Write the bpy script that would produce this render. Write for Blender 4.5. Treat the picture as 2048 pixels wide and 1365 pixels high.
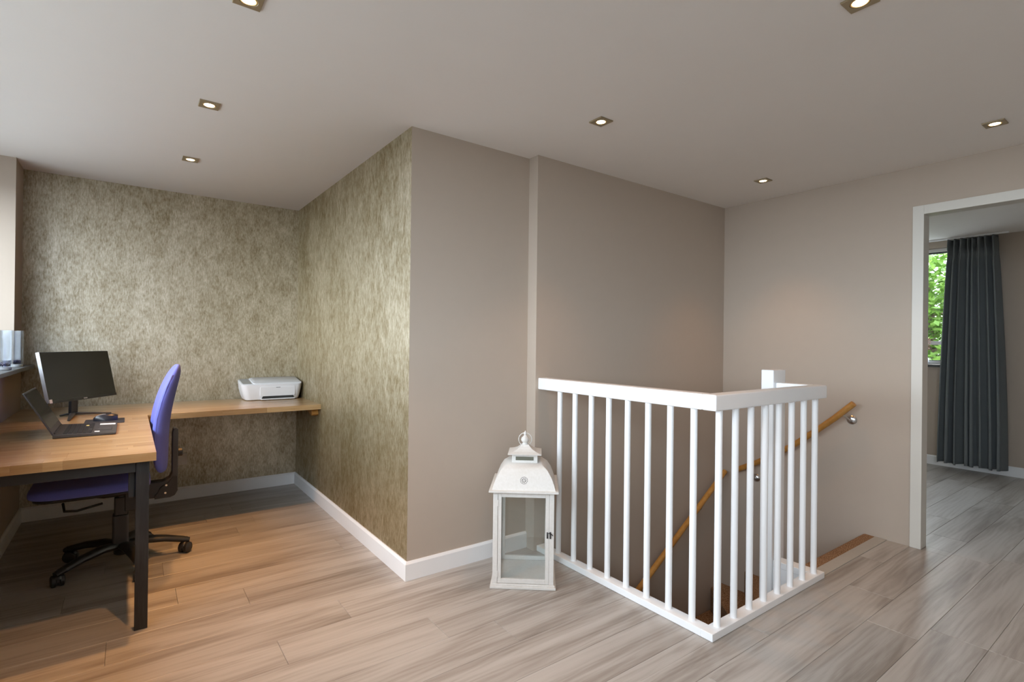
import bpy, math, random
from mathutils import Vector, Matrix

random.seed(7)
scene = bpy.context.scene
COL = scene.collection
for o in list(bpy.data.objects):
    bpy.data.objects.remove(o)

# ---------------------------------------------------------------- camera
def make_camera():
    yaw, pitch, roll, f = 0.63444, 0.00182, 0.01156, 1040.914
    fw = Vector((math.sin(yaw)*math.cos(pitch), math.cos(yaw)*math.cos(pitch), math.sin(pitch)))
    r = Vector((math.cos(yaw), -math.sin(yaw), 0))
    u = r.cross(fw)
    c, s = math.cos(roll), math.sin(roll)
    r2 = r*c + u*s
    u2 = u*c - r*s
    cd = bpy.data.cameras.new('camera')
    cd.sensor_width = 36.0
    cd.lens = f/2048*36.0
    cd.clip_start = 0.02
    co = bpy.data.objects.new('camera', cd)
    COL.objects.link(co)
    m = Matrix((r2, u2, -fw)).transposed().to_4x4()
    m.translation = Vector((0, 0, 1.25))
    co.matrix_world = m
    scene.camera = co
make_camera()

# ---------------------------------------------------------------- world, light, exposure
SKY = 9.0
world = bpy.data.worlds.new('overcast_sky')
world.use_nodes = True
bg = world.node_tree.nodes['Background']
bg.inputs[0].default_value = (0.87, 0.975, 1.07, 1)
bg.inputs[1].default_value = SKY
scene.world = world
scene.view_settings.view_transform = 'Standard'
scene.view_settings.look = 'None'
scene.view_settings.gamma = 1.0
scene.view_settings.use_curve_mapping = False
scene.view_settings.exposure = 0.46
scene.cycles.use_denoising = True
scene.cycles.max_bounces = 14
scene.cycles.diffuse_bounces = 8
scene.cycles.glossy_bounces = 6
scene.cycles.transmission_bounces = 10
scene.cycles.transparent_max_bounces = 16
scene.cycles.caustics_reflective = False
scene.cycles.caustics_refractive = False
scene.cycles.sample_clamp_indirect = 6.0
SPOT_W = 40.0
SPOT_COL = (1.0, 0.46, 0.14)

def portal(name, loc, rot, sx, sy):
    ld = bpy.data.lights.new(name, 'AREA')
    ld.shape = 'RECTANGLE'
    ld.size, ld.size_y = sx, sy
    ld.cycles.is_portal = True
    o = bpy.data.objects.new(name, ld)
    o.location = loc
    o.rotation_euler = rot
    COL.objects.link(o)
H = 2.372
portal('daylight_portal_office', (-1.02, 1.14, 1.64), (0, -math.pi/2, 0), 1.12, 6.66)
portal('daylight_portal_bedroom', (7.10, 3.0, 1.69), (0, math.pi/2, 0), 1.2, 3.2)

# ---------------------------------------------------------------- materials
def newmat(name):
    m = bpy.data.materials.new(name)
    m.use_nodes = True
    nt = m.node_tree
    return m, nt, nt.nodes['Principled BSDF']

def nd(nt, typ, **kw):
    n = nt.nodes.new(typ)
    for k, v in kw.items():
        setattr(n, k, v)
    return n

def coords(nt, scale, kind='Object', rand=False):
    tc = nd(nt, 'ShaderNodeTexCoord')
    mp = nd(nt, 'ShaderNodeMapping')
    mp.inputs['Scale'].default_value = scale
    src = tc.outputs[kind]
    if rand:
        oi = nd(nt, 'ShaderNodeObjectInfo')
        mul = nd(nt, 'ShaderNodeVectorMath', operation='MULTIPLY_ADD')
        cb = nd(nt, 'ShaderNodeCombineXYZ')
        nt.links.new(oi.outputs['Random'], cb.inputs[0])
        nt.links.new(oi.outputs['Random'], cb.inputs[1])
        nt.links.new(oi.outputs['Random'], cb.inputs[2])
        mul.inputs[1].default_value = (37.0, 91.0, 53.0)
        nt.links.new(cb.outputs[0], mul.inputs[0])
        nt.links.new(src, mul.inputs[2])
        src = mul.outputs[0]
    nt.links.new(src, mp.inputs['Vector'])
    return mp.outputs[0]

def noise(nt, vec, scale, detail=4, rough=0.55, dist=0.0):
    n = nd(nt, 'ShaderNodeTexNoise')
    n.inputs['Scale'].default_value = scale
    n.inputs['Detail'].default_value = detail
    n.inputs['Roughness'].default_value = rough
    n.inputs['Distortion'].default_value = dist
    nt.links.new(vec, n.inputs['Vector'])
    return n.outputs[0]

def ramp(nt, fac, stops):
    r = nd(nt, 'ShaderNodeValToRGB')
    e = r.color_ramp.elements
    while len(e) < len(stops):
        e.new(0.5)
    for el, (p, c) in zip(e, stops):
        el.position = p
        el.color = (*c, 1) if len(c) == 3 else c
    nt.links.new(fac, r.inputs[0])
    return r.outputs[0]

def mix(nt, fac, a, b, blend='MIX'):
    m = nd(nt, 'ShaderNodeMix', data_type='RGBA', blend_type=blend)
    for sock, v in ((m.inputs[0], fac), (m.inputs[6], a), (m.inputs[7], b)):
        if isinstance(v, (int, float)):
            sock.default_value = v
        elif isinstance(v, tuple):
            sock.default_value = (*v, 1)
        else:
            nt.links.new(v, sock)
    return m.outputs[2]

def math_(nt, op, a, b=0.0):
    m = nd(nt, 'ShaderNodeMath', operation=op)
    for sock, v in ((m.inputs[0], a), (m.inputs[1], b)):
        if isinstance(v, (int, float)):
            sock.default_value = v
        else:
            nt.links.new(v, sock)
    return m.outputs[0]

def bump(nt, p, h, strength, dist=0.002):
    b = nd(nt, 'ShaderNodeBump')
    b.inputs['Strength'].default_value = strength
    b.inputs['Distance'].default_value = dist
    nt.links.new(h, b.inputs['Height'])
    nt.links.new(b.outputs[0], p.inputs['Normal'])

def simple(name, col, rough=0.5, metal=0.0, var=0.06, vscale=30.0, bmp=0.0, spec=0.5):
    """plain material with a little procedural colour variation"""
    m, nt, p = newmat(name)
    v = coords(nt, (1, 1, 1))
    n = noise(nt, v, vscale, 3)
    a = tuple(max(0, c*(1-var)) for c in col)
    b = tuple(min(1, c*(1+var)) for c in col)
    nt.links.new(mix(nt, n, a, b), p.inputs['Base Color'])
    p.inputs['Roughness'].default_value = rough
    p.inputs['Metallic'].default_value = metal
    p.inputs['Specular IOR Level'].default_value = spec
    if bmp:
        bump(nt, p, n, bmp)
    return m

def m_wallpaper():
    """dark brown paper with a pearly metallic print in fine vertical flecks"""
    m, nt, p = newmat('metallic_wallpaper')
    v = coords(nt, (1, 1, 0.50))
    big = noise(nt, v, 2.6, 3, 0.5)
    mid = noise(nt, v, 19.0, 8, 0.70, 0.5)
    vf = coords(nt, (1, 1, 0.28))
    fine = noise(nt, vf, 120.0, 4, 0.65)
    f = math_(nt, 'ADD', math_(nt, 'MULTIPLY', big, 0.18), math_(nt, 'MULTIPLY', mid, 0.38))
    f = math_(nt, 'ADD', f, math_(nt, 'MULTIPLY', fine, 0.44))
    fl = ramp(nt, f, [(0.38, (0, 0, 0)), (0.49, (0.46, 0.46, 0.46)), (0.64, (1, 1, 1))])
    nt.nodes.remove(p)
    h = nd(nt, 'ShaderNodeBump')
    h.inputs['Strength'].default_value = 0.35
    h.inputs['Distance'].default_value = 0.003
    nt.links.new(f, h.inputs['Height'])
    df = nd(nt, 'ShaderNodeBsdfDiffuse')
    nt.links.new(mix(nt, fl, (0.100, 0.066, 0.016), (0.215, 0.160, 0.062)), df.inputs['Color'])
    gl = nd(nt, 'ShaderNodeBsdfGlossy')
    gl.inputs['Roughness'].default_value = 0.50
    nt.links.new(mix(nt, fl, (0.62, 0.555, 0.43), (0.92, 0.885, 0.80)), gl.inputs['Color'])
    for q_ in (df, gl):
        nt.links.new(h.outputs[0], q_.inputs['Normal'])
    ms = nd(nt, 'ShaderNodeMixShader')
    rg_ = nd(nt, 'ShaderNodeMapRange')
    rg_.inputs['To Min'].default_value = 0.25
    rg_.inputs['To Max'].default_value = 0.58
    nt.links.new(fl, rg_.inputs['Value'])
    nt.links.new(rg_.outputs[0], ms.inputs[0])
    nt.links.new(df.outputs[0], ms.inputs[1])
    nt.links.new(gl.outputs[0], ms.inputs[2])
    nt.links.new(ms.outputs[0], nt.nodes['Material Output'].inputs[0])
    return m

def m_floor():
    m, nt, p = newmat('greige_oak_laminate')
    v1 = coords(nt, (1.0, 9.5, 1), rand=True)
    band = noise(nt, v1, 1.0, 4, 0.55, 0.6)
    v2 = coords(nt, (7.0, 300.0, 1), rand=True)
    grain = noise(nt, v2, 1.0, 5, 0.65)
    v3 = coords(nt, (0.8, 5.5, 1), rand=True)
    w = nd(nt, 'ShaderNodeTexWave', wave_type='BANDS', bands_direction='Y', wave_profile='SIN')
    w.inputs['Scale'].default_value = 2.2
    w.inputs['Distortion'].default_value = 11.0
    w.inputs['Detail'].default_value = 2.0
    w.inputs['Detail Scale'].default_value = 1.0
    nt.links.new(v3, w.inputs['Vector'])
    f = math_(nt, 'ADD', math_(nt, 'MULTIPLY', band, 0.76), math_(nt, 'MULTIPLY', grain, 0.18))
    f = math_(nt, 'ADD', f, math_(nt, 'MULTIPLY', w.outputs['Fac'], 0.055))
    c = ramp(nt, f, [(0.33, (0.250, 0.222, 0.195)), (0.44, (0.352, 0.325, 0.295)),
                     (0.53, (0.435, 0.415, 0.387)), (0.66, (0.490, 0.470, 0.443))])
    oi = nd(nt, 'ShaderNodeObjectInfo')
    tone = ramp(nt, oi.outputs['Random'], [(0.0, (0.88, 0.87, 0.86)), (0.5, (0.97, 0.965, 0.96)), (1.0, (1.0, 1.0, 1.0))])
    nt.links.new(mix(nt, 1.0, c, tone, 'MULTIPLY'), p.inputs['Base Color'])
    rr = nd(nt, 'ShaderNodeMapRange')
    rr.inputs['To Min'].default_value = 0.27
    rr.inputs['To Max'].default_value = 0.42
    nt.links.new(grain, rr.inputs['Value'])
    nt.links.new(rr.outputs[0], p.inputs['Roughness'])
    bump(nt, p, grain, 0.18, 0.0008)
    return m

def m_wood(name, dark, mid_, light, rough=0.4, axis=(1.6, 26.0, 26.0), rnd=0.25, coat=0.0):
    m, nt, p = newmat(name)
    v = coords(nt, axis, rand=True)
    g = noise(nt, v, 1.0, 4, 0.6, 0.5)
    v2 = coords(nt, tuple(a*5 for a in axis), rand=True)
    g2 = noise(nt, v2, 1.0, 3, 0.6)
    f = math_(nt, 'ADD', math_(nt, 'MULTIPLY', g, 0.7), math_(nt, 'MULTIPLY', g2, 0.3))
    c = ramp(nt, f, [(0.30, dark), (0.5, mid_), (0.68, light)])
    oi = nd(nt, 'ShaderNodeObjectInfo')
    lo = tuple(1.0-rnd*k for k in (0.8, 1.0, 1.25))
    tone = ramp(nt, oi.outputs['Random'], [(0.0, lo), (1.0, (1, 1, 1))])
    nt.links.new(mix(nt, 1.0, c, tone, 'MULTIPLY'), p.inputs['Base Color'])
    p.inputs['Roughness'].default_value = rough
    p.inputs['Coat Weight'].default_value = coat
    p.inputs['Coat Roughness'].default_value = 0.24
    bump(nt, p, g2, 0.12, 0.001)
    return m

def m_carpet():
    m, nt, p = newmat('brown_stair_carpet')
    v = coords(nt, (1, 1, 1))
    n = noise(nt, v, 170.0, 3, 0.7)
    n2 = noise(nt, v, 9.0, 3)
    c = ramp(nt, n, [(0.33, (0.120, 0.066, 0.036)), (0.5, (0.36, 0.215, 0.120)), (0.68, (0.64, 0.47, 0.32))])
    c = mix(nt, n2, c, mix(nt, 1.0, c, (0.75, 0.72, 0.70), 'MULTIPLY'))
    nt.links.new(c, p.inputs['Base Color'])
    p.inputs['Roughness'].default_value = 0.95
    p.inputs['Specular IOR Level'].default_value = 0.1
    bump(nt, p, n, 0.9, 0.006)
    return m

def m_fabric(name, col, scale=420.0):
    m, nt, p = newmat(name)
    v = coords(nt, (1, 1, 1))
    n = noise(nt, v, scale, 2, 0.6)
    n2 = noise(nt, v, 14.0, 3)
    a = tuple(c*0.78 for c in col)
    b = tuple(min(1, c*1.2) for c in col)
    nt.links.new(mix(nt, 0.25, mix(nt, n, a, b), mix(nt, n2, a, b)), p.inputs['Base Color'])
    p.inputs['Roughness'].default_value = 0.9
    p.inputs['Sheen Weight'].default_value = 0.10
    p.inputs['Specular IOR Level'].default_value = 0.2
    bump(nt, p, n, 0.4, 0.002)
    return m

def m_pane(name, tint=(1, 1, 1)):
    """thin clear glass: transparent with a mirror share that follows the Fresnel law"""
    m = bpy.data.materials.new(name)
    m.use_nodes = True
    nt = m.node_tree
    nt.nodes.remove(nt.nodes['Principled BSDF'])
    out = nt.nodes['Material Output']
    tr = nd(nt, 'ShaderNodeBsdfTransparent')
    v = coords(nt, (1, 1, 1))
    n = noise(nt, v, 6.0, 2)
    nt.links.new(mix(nt, n, tuple(t*0.97 for t in tint), tint), tr.inputs[0])
    gl = nd(nt, 'ShaderNodeBsdfGlossy')
    gl.inputs['Roughness'].default_value = 0.02
    lw = nd(nt, 'ShaderNodeLayerWeight')
    lw.inputs['Blend'].default_value = 0.5
    sch = math_(nt, 'ADD', math_(nt, 'MULTIPLY', math_(nt, 'POWER', lw.outputs['Facing'], 5.0), 0.96), 0.04)
    ms = nd(nt, 'ShaderNodeMixShader')
    nt.links.new(sch, ms.inputs[0])
    nt.links.new(tr.outputs[0], ms.inputs[1])
    nt.links.new(gl.outputs[0], ms.inputs[2])
    nt.links.new(ms.outputs[0], out.inputs[0])
    return m

def m_distressed():
    m, nt, p = newmat('distressed_white_paint')
    v = coords(nt, (1, 1, 1))
    n = noise(nt, v, 70.0, 6, 0.75)
    n2 = noise(nt, v, 9.0, 3)
    f = math_(nt, 'ADD', math_(nt, 'MULTIPLY', n, 0.7), math_(nt, 'MULTIPLY', n2, 0.3))
    c = ramp(nt, f, [(0.30, (0.30, 0.23, 0.17)), (0.33, (0.60, 0.585, 0.55)), (0.6, (0.67, 0.66, 0.64))])
    nt.links.new(c, p.inputs['Base Color'])
    p.inputs['Roughness'].default_value = 0.5
    bump(nt, p, f, 0.15)
    return m

def m_emit(name, col, strength):
    m, nt, p = newmat(name)
    v = coords(nt, (1, 1, 1))
    n = noise(nt, v, 40.0, 1)
    nt.links.new(mix(nt, n, tuple(c*0.95 for c in col), col), p.inputs['Emission Color'])
    p.inputs['Emission Strength'].default_value = strength
    p.inputs['Base Color'].default_value = (*col, 1)
    return m

def m_leaf():
    m, nt, p = newmat('fresh_green_leaves')
    oi = nd(nt, 'ShaderNodeNewGeometry')
    c = ramp(nt, oi.outputs['Random Per Island'], [(0.0, (0.055, 0.125, 0.014)), (0.5, (0.115, 0.225, 0.032)), (1.0, (0.20, 0.33, 0.07))])
    nt.links.new(c, p.inputs['Base Color'])
    p.inputs['Roughness'].default_value = 0.5
    tl = nd(nt, 'ShaderNodeBsdfTranslucent')
    nt.links.new(c, tl.inputs[0])
    ms = nd(nt, 'ShaderNodeMixShader')
    ms.inputs[0].default_value = 0.45
    nt.links.new(p.outputs[0], ms.inputs[1])
    nt.links.new(tl.outputs[0], ms.inputs[2])
    nt.links.new(ms.outputs[0], nt.nodes['Material Output'].inputs[0])
    return m

M = {}
M['wall'] = simple('taupe_wall_paint', (0.485, 0.415, 0.348), 0.85, var=0.02, vscale=14, bmp=0.05, spec=0.2)
M['ceiling'] = simple('white_ceiling_paint', (0.84, 0.815, 0.79), 0.9, var=0.012, vscale=6, spec=0.2)
M['bed_ceiling'] = M['ceiling']
M['wallpaper'] = m_wallpaper()
M['floor'] = m_floor()
M['underlay'] = simple('dark_underlay', (0.10, 0.085, 0.07), 0.9)
M['white'] = simple('white_satin_paint', (0.88, 0.90, 0.92), 0.35, var=0.02, vscale=8)
M['cream'] = simple('cream_door_paint', (0.66, 0.645, 0.595), 0.4, var=0.02, vscale=8)
M['grey_strip'] = simple('grey_floor_profile', (0.42, 0.40, 0.36), 0.5, var=0.05)
M['oak'] = m_wood('oiled_oak_stave', (0.38, 0.215, 0.080), (0.50, 0.325, 0.150), (0.57, 0.420, 0.240), 0.40, coat=0.9, rnd=0.32)
M['rail_wood'] = m_wood('varnished_pine_rail', (0.36, 0.165, 0.035), (0.50, 0.245, 0.055), (0.58, 0.31, 0.085), 0.35, axis=(9, 9, 9))
M['black_wood'] = m_wood('black_stained_wood', (0.010, 0.010, 0.011), (0.022, 0.022, 0.023), (0.040, 0.040, 0.042), 0.5, axis=(40.0, 40.0, 3.0), rnd=0.1)
M['black_metal'] = simple('black_painted_rail', (0.030, 0.031, 0.032), 0.45)
M['black_plastic'] = simple('black_plastic', (0.020, 0.020, 0.022), 0.42)
M['dark_plastic'] = simple('charcoal_plastic', (0.045, 0.045, 0.048), 0.5)
M['blue'] = m_fabric('blue_violet_upholstery', (0.130, 0.158, 0.58))
M['curtain'] = m_fabric('slate_grey_curtain', (0.17, 0.19, 0.20), 300)
M['carpet'] = m_carpet()
M['stone'] = simple('blue_grey_stone', (0.085, 0.088, 0.092), 0.35, var=0.45, vscale=45, bmp=0.3)
M['pane'] = m_pane('window_glass')
M['vase_glass'] = m_pane('vase_glass', (0.90, 0.92, 0.94))
M['lantern_glass'] = m_pane('lantern_glass', (0.97, 0.985, 0.98))
M['lantern'] = m_distressed()
M['hole_dark'] = simple('hole_shade_and_mark', (0.03, 0.03, 0.028), 0.9)  # near-black colour for the shade inside holes and slots, also the maker mark
M['slot_shade'] = simple('painted_slot_shade', (0.12, 0.12, 0.09), 0.6)  # dark colour stands for the shade inside the vent openings
M['steel'] = simple('brushed_steel', (0.62, 0.62, 0.62), 0.28, metal=1.0)
M['bronze'] = simple('brushed_bronze', (0.40, 0.33, 0.22), 0.45, metal=0.6)
M['ring_glow'] = simple('lamp_ring_glow_tint', (0.85, 0.60, 0.28), 0.35, metal=0.6)  # ring colour made lighter and golden to carry the lamp's warm glow
M['bulb'] = m_emit('warm_lamp', (1.0, 0.80, 0.50), 9.0)
M['screen'] = simple('dark_screen', (0.014, 0.015, 0.014), 0.16, var=0.02)
M['bezel'] = simple('black_bezel', (0.012, 0.012, 0.012), 0.3)
M['silver'] = simple('silver_edge', (0.45, 0.45, 0.47), 0.35, metal=0.6)
M['laptop'] = simple('dark_grey_laptop', (0.050, 0.050, 0.052), 0.4)
M['key'] = simple('black_keys', (0.014, 0.015, 0.018), 0.5)
M['sticker'] = simple('white_sticker', (0.8, 0.8, 0.8), 0.5)
M['yellow_sticker'] = simple('yellow_sticker', (0.62, 0.52, 0.18), 0.5)
M['mat'] = simple('dark_mouse_mat', (0.020, 0.021, 0.026), 0.8)
M['mouse'] = simple('black_mouse_shell', (0.016, 0.017, 0.024), 0.3)
M['printer'] = simple('white_printer_plastic', (0.80, 0.80, 0.81), 0.35, var=0.015)
M['printer_grey'] = simple('grey_panel_plastic', (0.42, 0.42, 0.41), 0.4)
M['socket'] = simple('white_socket_plastic', (0.78, 0.77, 0.74), 0.35, var=0.02)
M['gravel'] = simple('dark_purple_gravel', (0.045, 0.040, 0.080), 0.4, var=0.5, vscale=120)
M['pale_white'] = simple('plain_white', (0.82, 0.84, 0.86), 0.3)  # opaque pale white, for the vase feet and the flower pot
M['leaf'] = m_leaf()
M['bark'] = simple('grey_brown_bark', (0.14, 0.10, 0.07), 0.9, var=0.3, vscale=25, bmp=0.5)
M['ground'] = simple('pale_paving', (0.22, 0.22, 0.21), 0.9, var=0.15, vscale=3)
M['petal'] = simple('dried_pink_petals', (0.36, 0.22, 0.17), 0.8, var=0.3, vscale=90)
M['pvc'] = simple('white_window_frame', (0.76, 0.76, 0.75), 0.35, var=0.015)
M['gasket'] = simple('black_gasket', (0.02, 0.02, 0.02), 0.6)
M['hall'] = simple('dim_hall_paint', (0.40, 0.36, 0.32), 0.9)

# ---------------------------------------------------------------- mesh helpers
class MB:
    def __init__(s):
        s.v, s.f = [], []
    def add(s, vs, fs):
        b = len(s.v)
        s.v += [tuple(p) for p in vs]
        s.f += [tuple(i+b for i in f) for f in fs]
        return s
    def box(s, x0, x1, y0, y1, z0, z1):
        vs = [(x, y, z) for z in (z0, z1) for y in (y0, y1) for x in (x0, x1)]
        return s.add(vs, [(0, 2, 3, 1), (4, 5, 7, 6), (0, 1, 5, 4), (2, 6, 7, 3), (0, 4, 6, 2), (1, 3, 7, 5)])
    def prism(s, pts, lo, hi, axis='z'):
        """extrude a 2D outline (counter-clockwise) along an axis"""
        n = len(pts)
        def P(a, b, t):
            return {'z': (a, b, t), 'y': (a, t, b), 'x': (t, a, b)}[axis]
        vs = [P(a, b, lo) for a, b in pts] + [P(a, b, hi) for a, b in pts]
        fs = [tuple(range(n-1, -1, -1)), tuple(range(n, 2*n))]
        fs += [(i, (i+1) % n, n+(i+1) % n, n+i) for i in range(n)]
        return s.add(vs, fs)
    def loft(s, rings, cap=True, closed=False):
        n = len(rings[0])
        vs = [p for r in rings for p in r]
        fs = []
        R = len(rings)
        for a in range(R if closed else R-1):
            b = (a+1) % R
            for i in range(n):
                j = (i+1) % n
                fs.append((a*n+i, a*n+j, b*n+j, b*n+i))
        if cap and not closed:
            fs.append(tuple(range(n-1, -1, -1)))
            fs.append(tuple((R-1)*n+i for i in range(n)))
        return s.add(vs, fs)
    def tube(s, path, r, n=12, squash=1.0, closed=False, cap=True):
        path = [Vector(p) for p in path]
        rs = r if isinstance(r, (list, tuple)) else [r]*len(path)
        rings = []
        prev = None
        for i, p in enumerate(path):
            if closed:
                t = path[(i+1) % len(path)]-path[i-1]
            else:
                t = path[min(i+1, len(path)-1)]-path[max(i-1, 0)]
            t.normalize()
            ref = Vector((0, 0, 1)) if abs(t.z) < 0.95 else Vector((0, 1, 0))
            a = t.cross(ref).normalized()
            if prev is not None and a.dot(prev) < 0:
                a = -a
            prev = a
            b = a.cross(t).normalized()
            rings.append([p+a*rs[i]*math.cos(2*math.pi*k/n)+b*rs[i]*squash*math.sin(2*math.pi*k/n) for k in range(n)])
        return s.loft(rings, cap, closed)
    def lathe(s, prof, c, n=24, axis='z'):
        """profile of (radius, height) about a centre"""
        rings = []
        for r, h in prof:
            ring = []
            for k in range(n):
                t = 2*math.pi*k/n
                x, y = r*math.cos(t), r*math.sin(t)
                q = {'z': (x, y, h), 'y': (x, h, y), 'x': (h, x, y)}[axis]
                ring.append((c[0]+q[0], c[1]+q[1], c[2]+q[2]))
            rings.append(ring)
        return s.loft(rings)
    def grid(s, fn, nu, nv):
        vs = [fn(i/(nu-1), j/(nv-1)) for j in range(nv) for i in range(nu)]
        fs = [(j*nu+i, j*nu+i+1, (j+1)*nu+i+1, (j+1)*nu+i) for j in range(nv-1) for i in range(nu-1)]
        return s.add(vs, fs)
    def xf(s, m):
        s.v = [tuple(m @ Vector(p)) for p in s.v]
        return s
    def build(s, name, mat, parent=None, smooth=False, bevel=0.0, seg=2, org=None, label=None, subsurf=0):
        me = bpy.data.meshes.new(name)
        o_ = org if org is not None else ORG.get(parent.name, (0, 0, 0)) if parent else (0, 0, 0)
        me.from_pydata([(x-o_[0], y-o_[1], z-o_[2]) for x, y, z in s.v], [], s.f)
        me.validate()
        fix_normals(me)
        me.materials.append(M[mat] if isinstance(mat, str) else mat)
        ob = bpy.data.objects.new(name, me)
        COL.objects.link(ob)
        if parent:
            ob.parent = parent
            ORG[ob.name] = ORG.get(parent.name, (0, 0, 0))
        if smooth:
            me.shade_smooth()
            if smooth != True:
                me.set_sharp_from_angle(angle=math.radians(smooth))
        if bevel:
            b = ob.modifiers.new('bevel', 'BEVEL')
            b.width = bevel
            b.segments = seg
            b.limit_method = 'ANGLE'
            b.angle_limit = math.radians(40)
            b.harden_normals = False
        if subsurf:
            ss = ob.modifiers.new('subsurf', 'SUBSURF')
            ss.levels = ss.render_levels = subsurf
        if label:
            ob['label'] = label
        return ob
ORG = {}
import bmesh
def fix_normals(me):
    bm = bmesh.new()
    bm.from_mesh(me)
    bmesh.ops.recalc_face_normals(bm, faces=bm.faces)
    bm.to_mesh(me)
    bm.free()

def thing(name, label, cat, loc, rotz=0.0, group=None, local=False):
    e = bpy.data.objects.new(name, None)
    e.empty_display_size = 0.05
    e.location = loc
    e.rotation_euler = (0, 0, rotz)
    COL.objects.link(e)
    e['label'] = label
    e['category'] = cat
    if group:
        e['group'] = group
    ORG[e.name] = (0, 0, 0) if local else tuple(loc)
    return e

def tag(o, label, cat, group=None):
    o['label'] = label
    o['category'] = cat
    if group:
        o['group'] = group
    return o

def struct(name, mb, mat, parent=None, label=None, **kw):
    o = mb.build(name, mat, parent, **kw)
    if parent is None:
        o['kind'] = 'structure'
        if label:
            o['label'] = label
    return o

def rrect(x0, x1, y0, y1, r, n=5):
    pts = []
    for cx, cy, a0 in ((x1-r, y0+r, -90), (x1-r, y1-r, 0), (x0+r, y1-r, 90), (x0+r, y0+r, 180)):
        for k in range(n+1):
            a = math.radians(a0+90*k/n)
            pts.append((cx+r*math.cos(a), cy+r*math.sin(a)))
    return pts

# ---------------------------------------------------------------- setting
XL, YA, XB, YC, XS, YC2, XD = -0.581, 4.759, 1.179, 2.5055, 1.961, 2.422, 3.946
YR = 4.48           # end of the window recess
YB = -2.4           # wall behind the camera
T = 0.014           # baseboard thickness
BH = 0.097
XW = 6.907          # bedroom window wall
ZL = -2.75          # hall below

# floor slab with the stairwell left open
fl = MB()
Z0, Z1 = -0.26, -0.009
fl.box(-0.70, 2.025, YB, 4.86, Z0, Z1)
fl.box(2.025, XD, YB, 1.295, Z0, Z1)
fl.box(XD, XD+0.08, 0.2, 1.15, Z0, Z1)
fl.box(XD+0.08, XW+0.1, -1.5, 5.05, Z0, Z1)
floor = struct('floor', fl, 'underlay', label='greige oak laminate floor running through both rooms')

PW, PL, G = 0.1945, 1.285, 0.0005
shared = {}
def plank_mesh(rects):
    mb = MB()
    for (x0, x1, y0, y1) in rects:
        c = 0.0012
        a = [(x0, y0), (x1, y0), (x1, y1), (x0, y1)]
        b = [(x0+c, y0+c), (x1-c, y0+c), (x1-c, y1-c), (x0+c, y1-c)]
        rings = [[(x, y, -0.009) for x, y in a], [(x, y, -0.0010) for x, y in a], [(x, y, 0.0) for x, y in b]]
        mb.loft(rings)
    me = bpy.data.meshes.new('plank')
    me.from_pydata(mb.v, [], mb.f)
    fix_normals(me)
    me.materials.append(M['floor'])
    return me
REGIONS = [(-0.575, 1.175, YB, YA), (1.175, XD-0.0, YB, YC-0.002), (XD, XD+0.09, 0.252, 1.081), (XD+0.09, XW, -1.45, 4.95)]
HOLE = (2.02, XD, 1.262, YC+0.1)
def clip(r, q):
    x0, x1, y0, y1 = max(r[0], q[0]), min(r[1], q[1]), max(r[2], q[2]), min(r[3], q[3])
    return (x0, x1, y0, y1) if x1-x0 > 0.004 and y1-y0 > 0.004 else None
def minus(r, h):
    c = clip(r, h)
    if not c:
        return [r]
    out = []
    if c[2] > r[2]: out.append((r[0], r[1], r[2], c[2]))
    if c[3] < r[3]: out.append((r[0], r[1], c[3], r[3]))
    if c[0] > r[0]: out.append((r[0], c[0], c[2], c[3]))
    if c[1] < r[1]: out.append((c[1], r[1], c[2], c[3]))
    return [q for q in out if q[1]-q[0] > 0.004 and q[3]-q[2] > 0.004]
full = plank_mesh([(-PL/2+G, PL/2-G, -PW/2+G, PW/2-G)])
fixed = {1: 2.72, 2: 3.05, 8: 0.507, 9: 0.82, 7: 1.10}
rp = random.Random(21)
k = -16
while 0.557+PW*k < YA:
    y0 = 0.557+PW*k
    off = fixed.get(k, rp.uniform(0, PL))
    x = off-PL*8
    while x < XW:
        r = (x+G, x+PL-G, y0+G, y0+PW-G)
        rects = []
        for q in REGIONS:
            c = clip(r, q)
            if c:
                rects += minus(c, HOLE)
        # join pieces split only by a region border
        if rects:
            merged = [rects[0]]
            for r2 in rects[1:]:
                m0 = merged[-1]
                if abs(m0[1]-r2[0]) < 1e-4 and abs(m0[2]-r2[2]) < 1e-4 and abs(m0[3]-r2[3]) < 1e-4:
                    merged[-1] = (m0[0], r2[1], m0[2], m0[3])
                else:
                    merged.append(r2)
            rects = merged
            cx, cy = x+PL/2, y0+PW/2
            if len(rects) == 1 and abs(rects[0][1]-rects[0][0]-(PL-2*G)) < 1e-4 and abs(rects[0][3]-rects[0][2]-(PW-2*G)) < 1e-4:
                me = full
            else:
                me = plank_mesh([(a-cx, b-cx, c_-cy, d-cy) for a, b, c_, d in rects])
            o = bpy.data.objects.new('plank', me)
            o.location = (cx, cy, 0)
            o.parent = floor
            COL.objects.link(o)
        x += PL
    k += 1

# ceilings
ce = MB()
ce.box(-1.15, XD+0.04, YB-0.1, 4.9, H, H+0.12)
struct('ceiling', ce, 'ceiling', label='plain off-white ceiling of the landing')
struct('ceiling_bedroom', MB().box(XD+0.04, XW+0.12, -1.6, 5.1, H, H+0.12), 'ceiling', label='white ceiling of the room behind the doorway')

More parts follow.
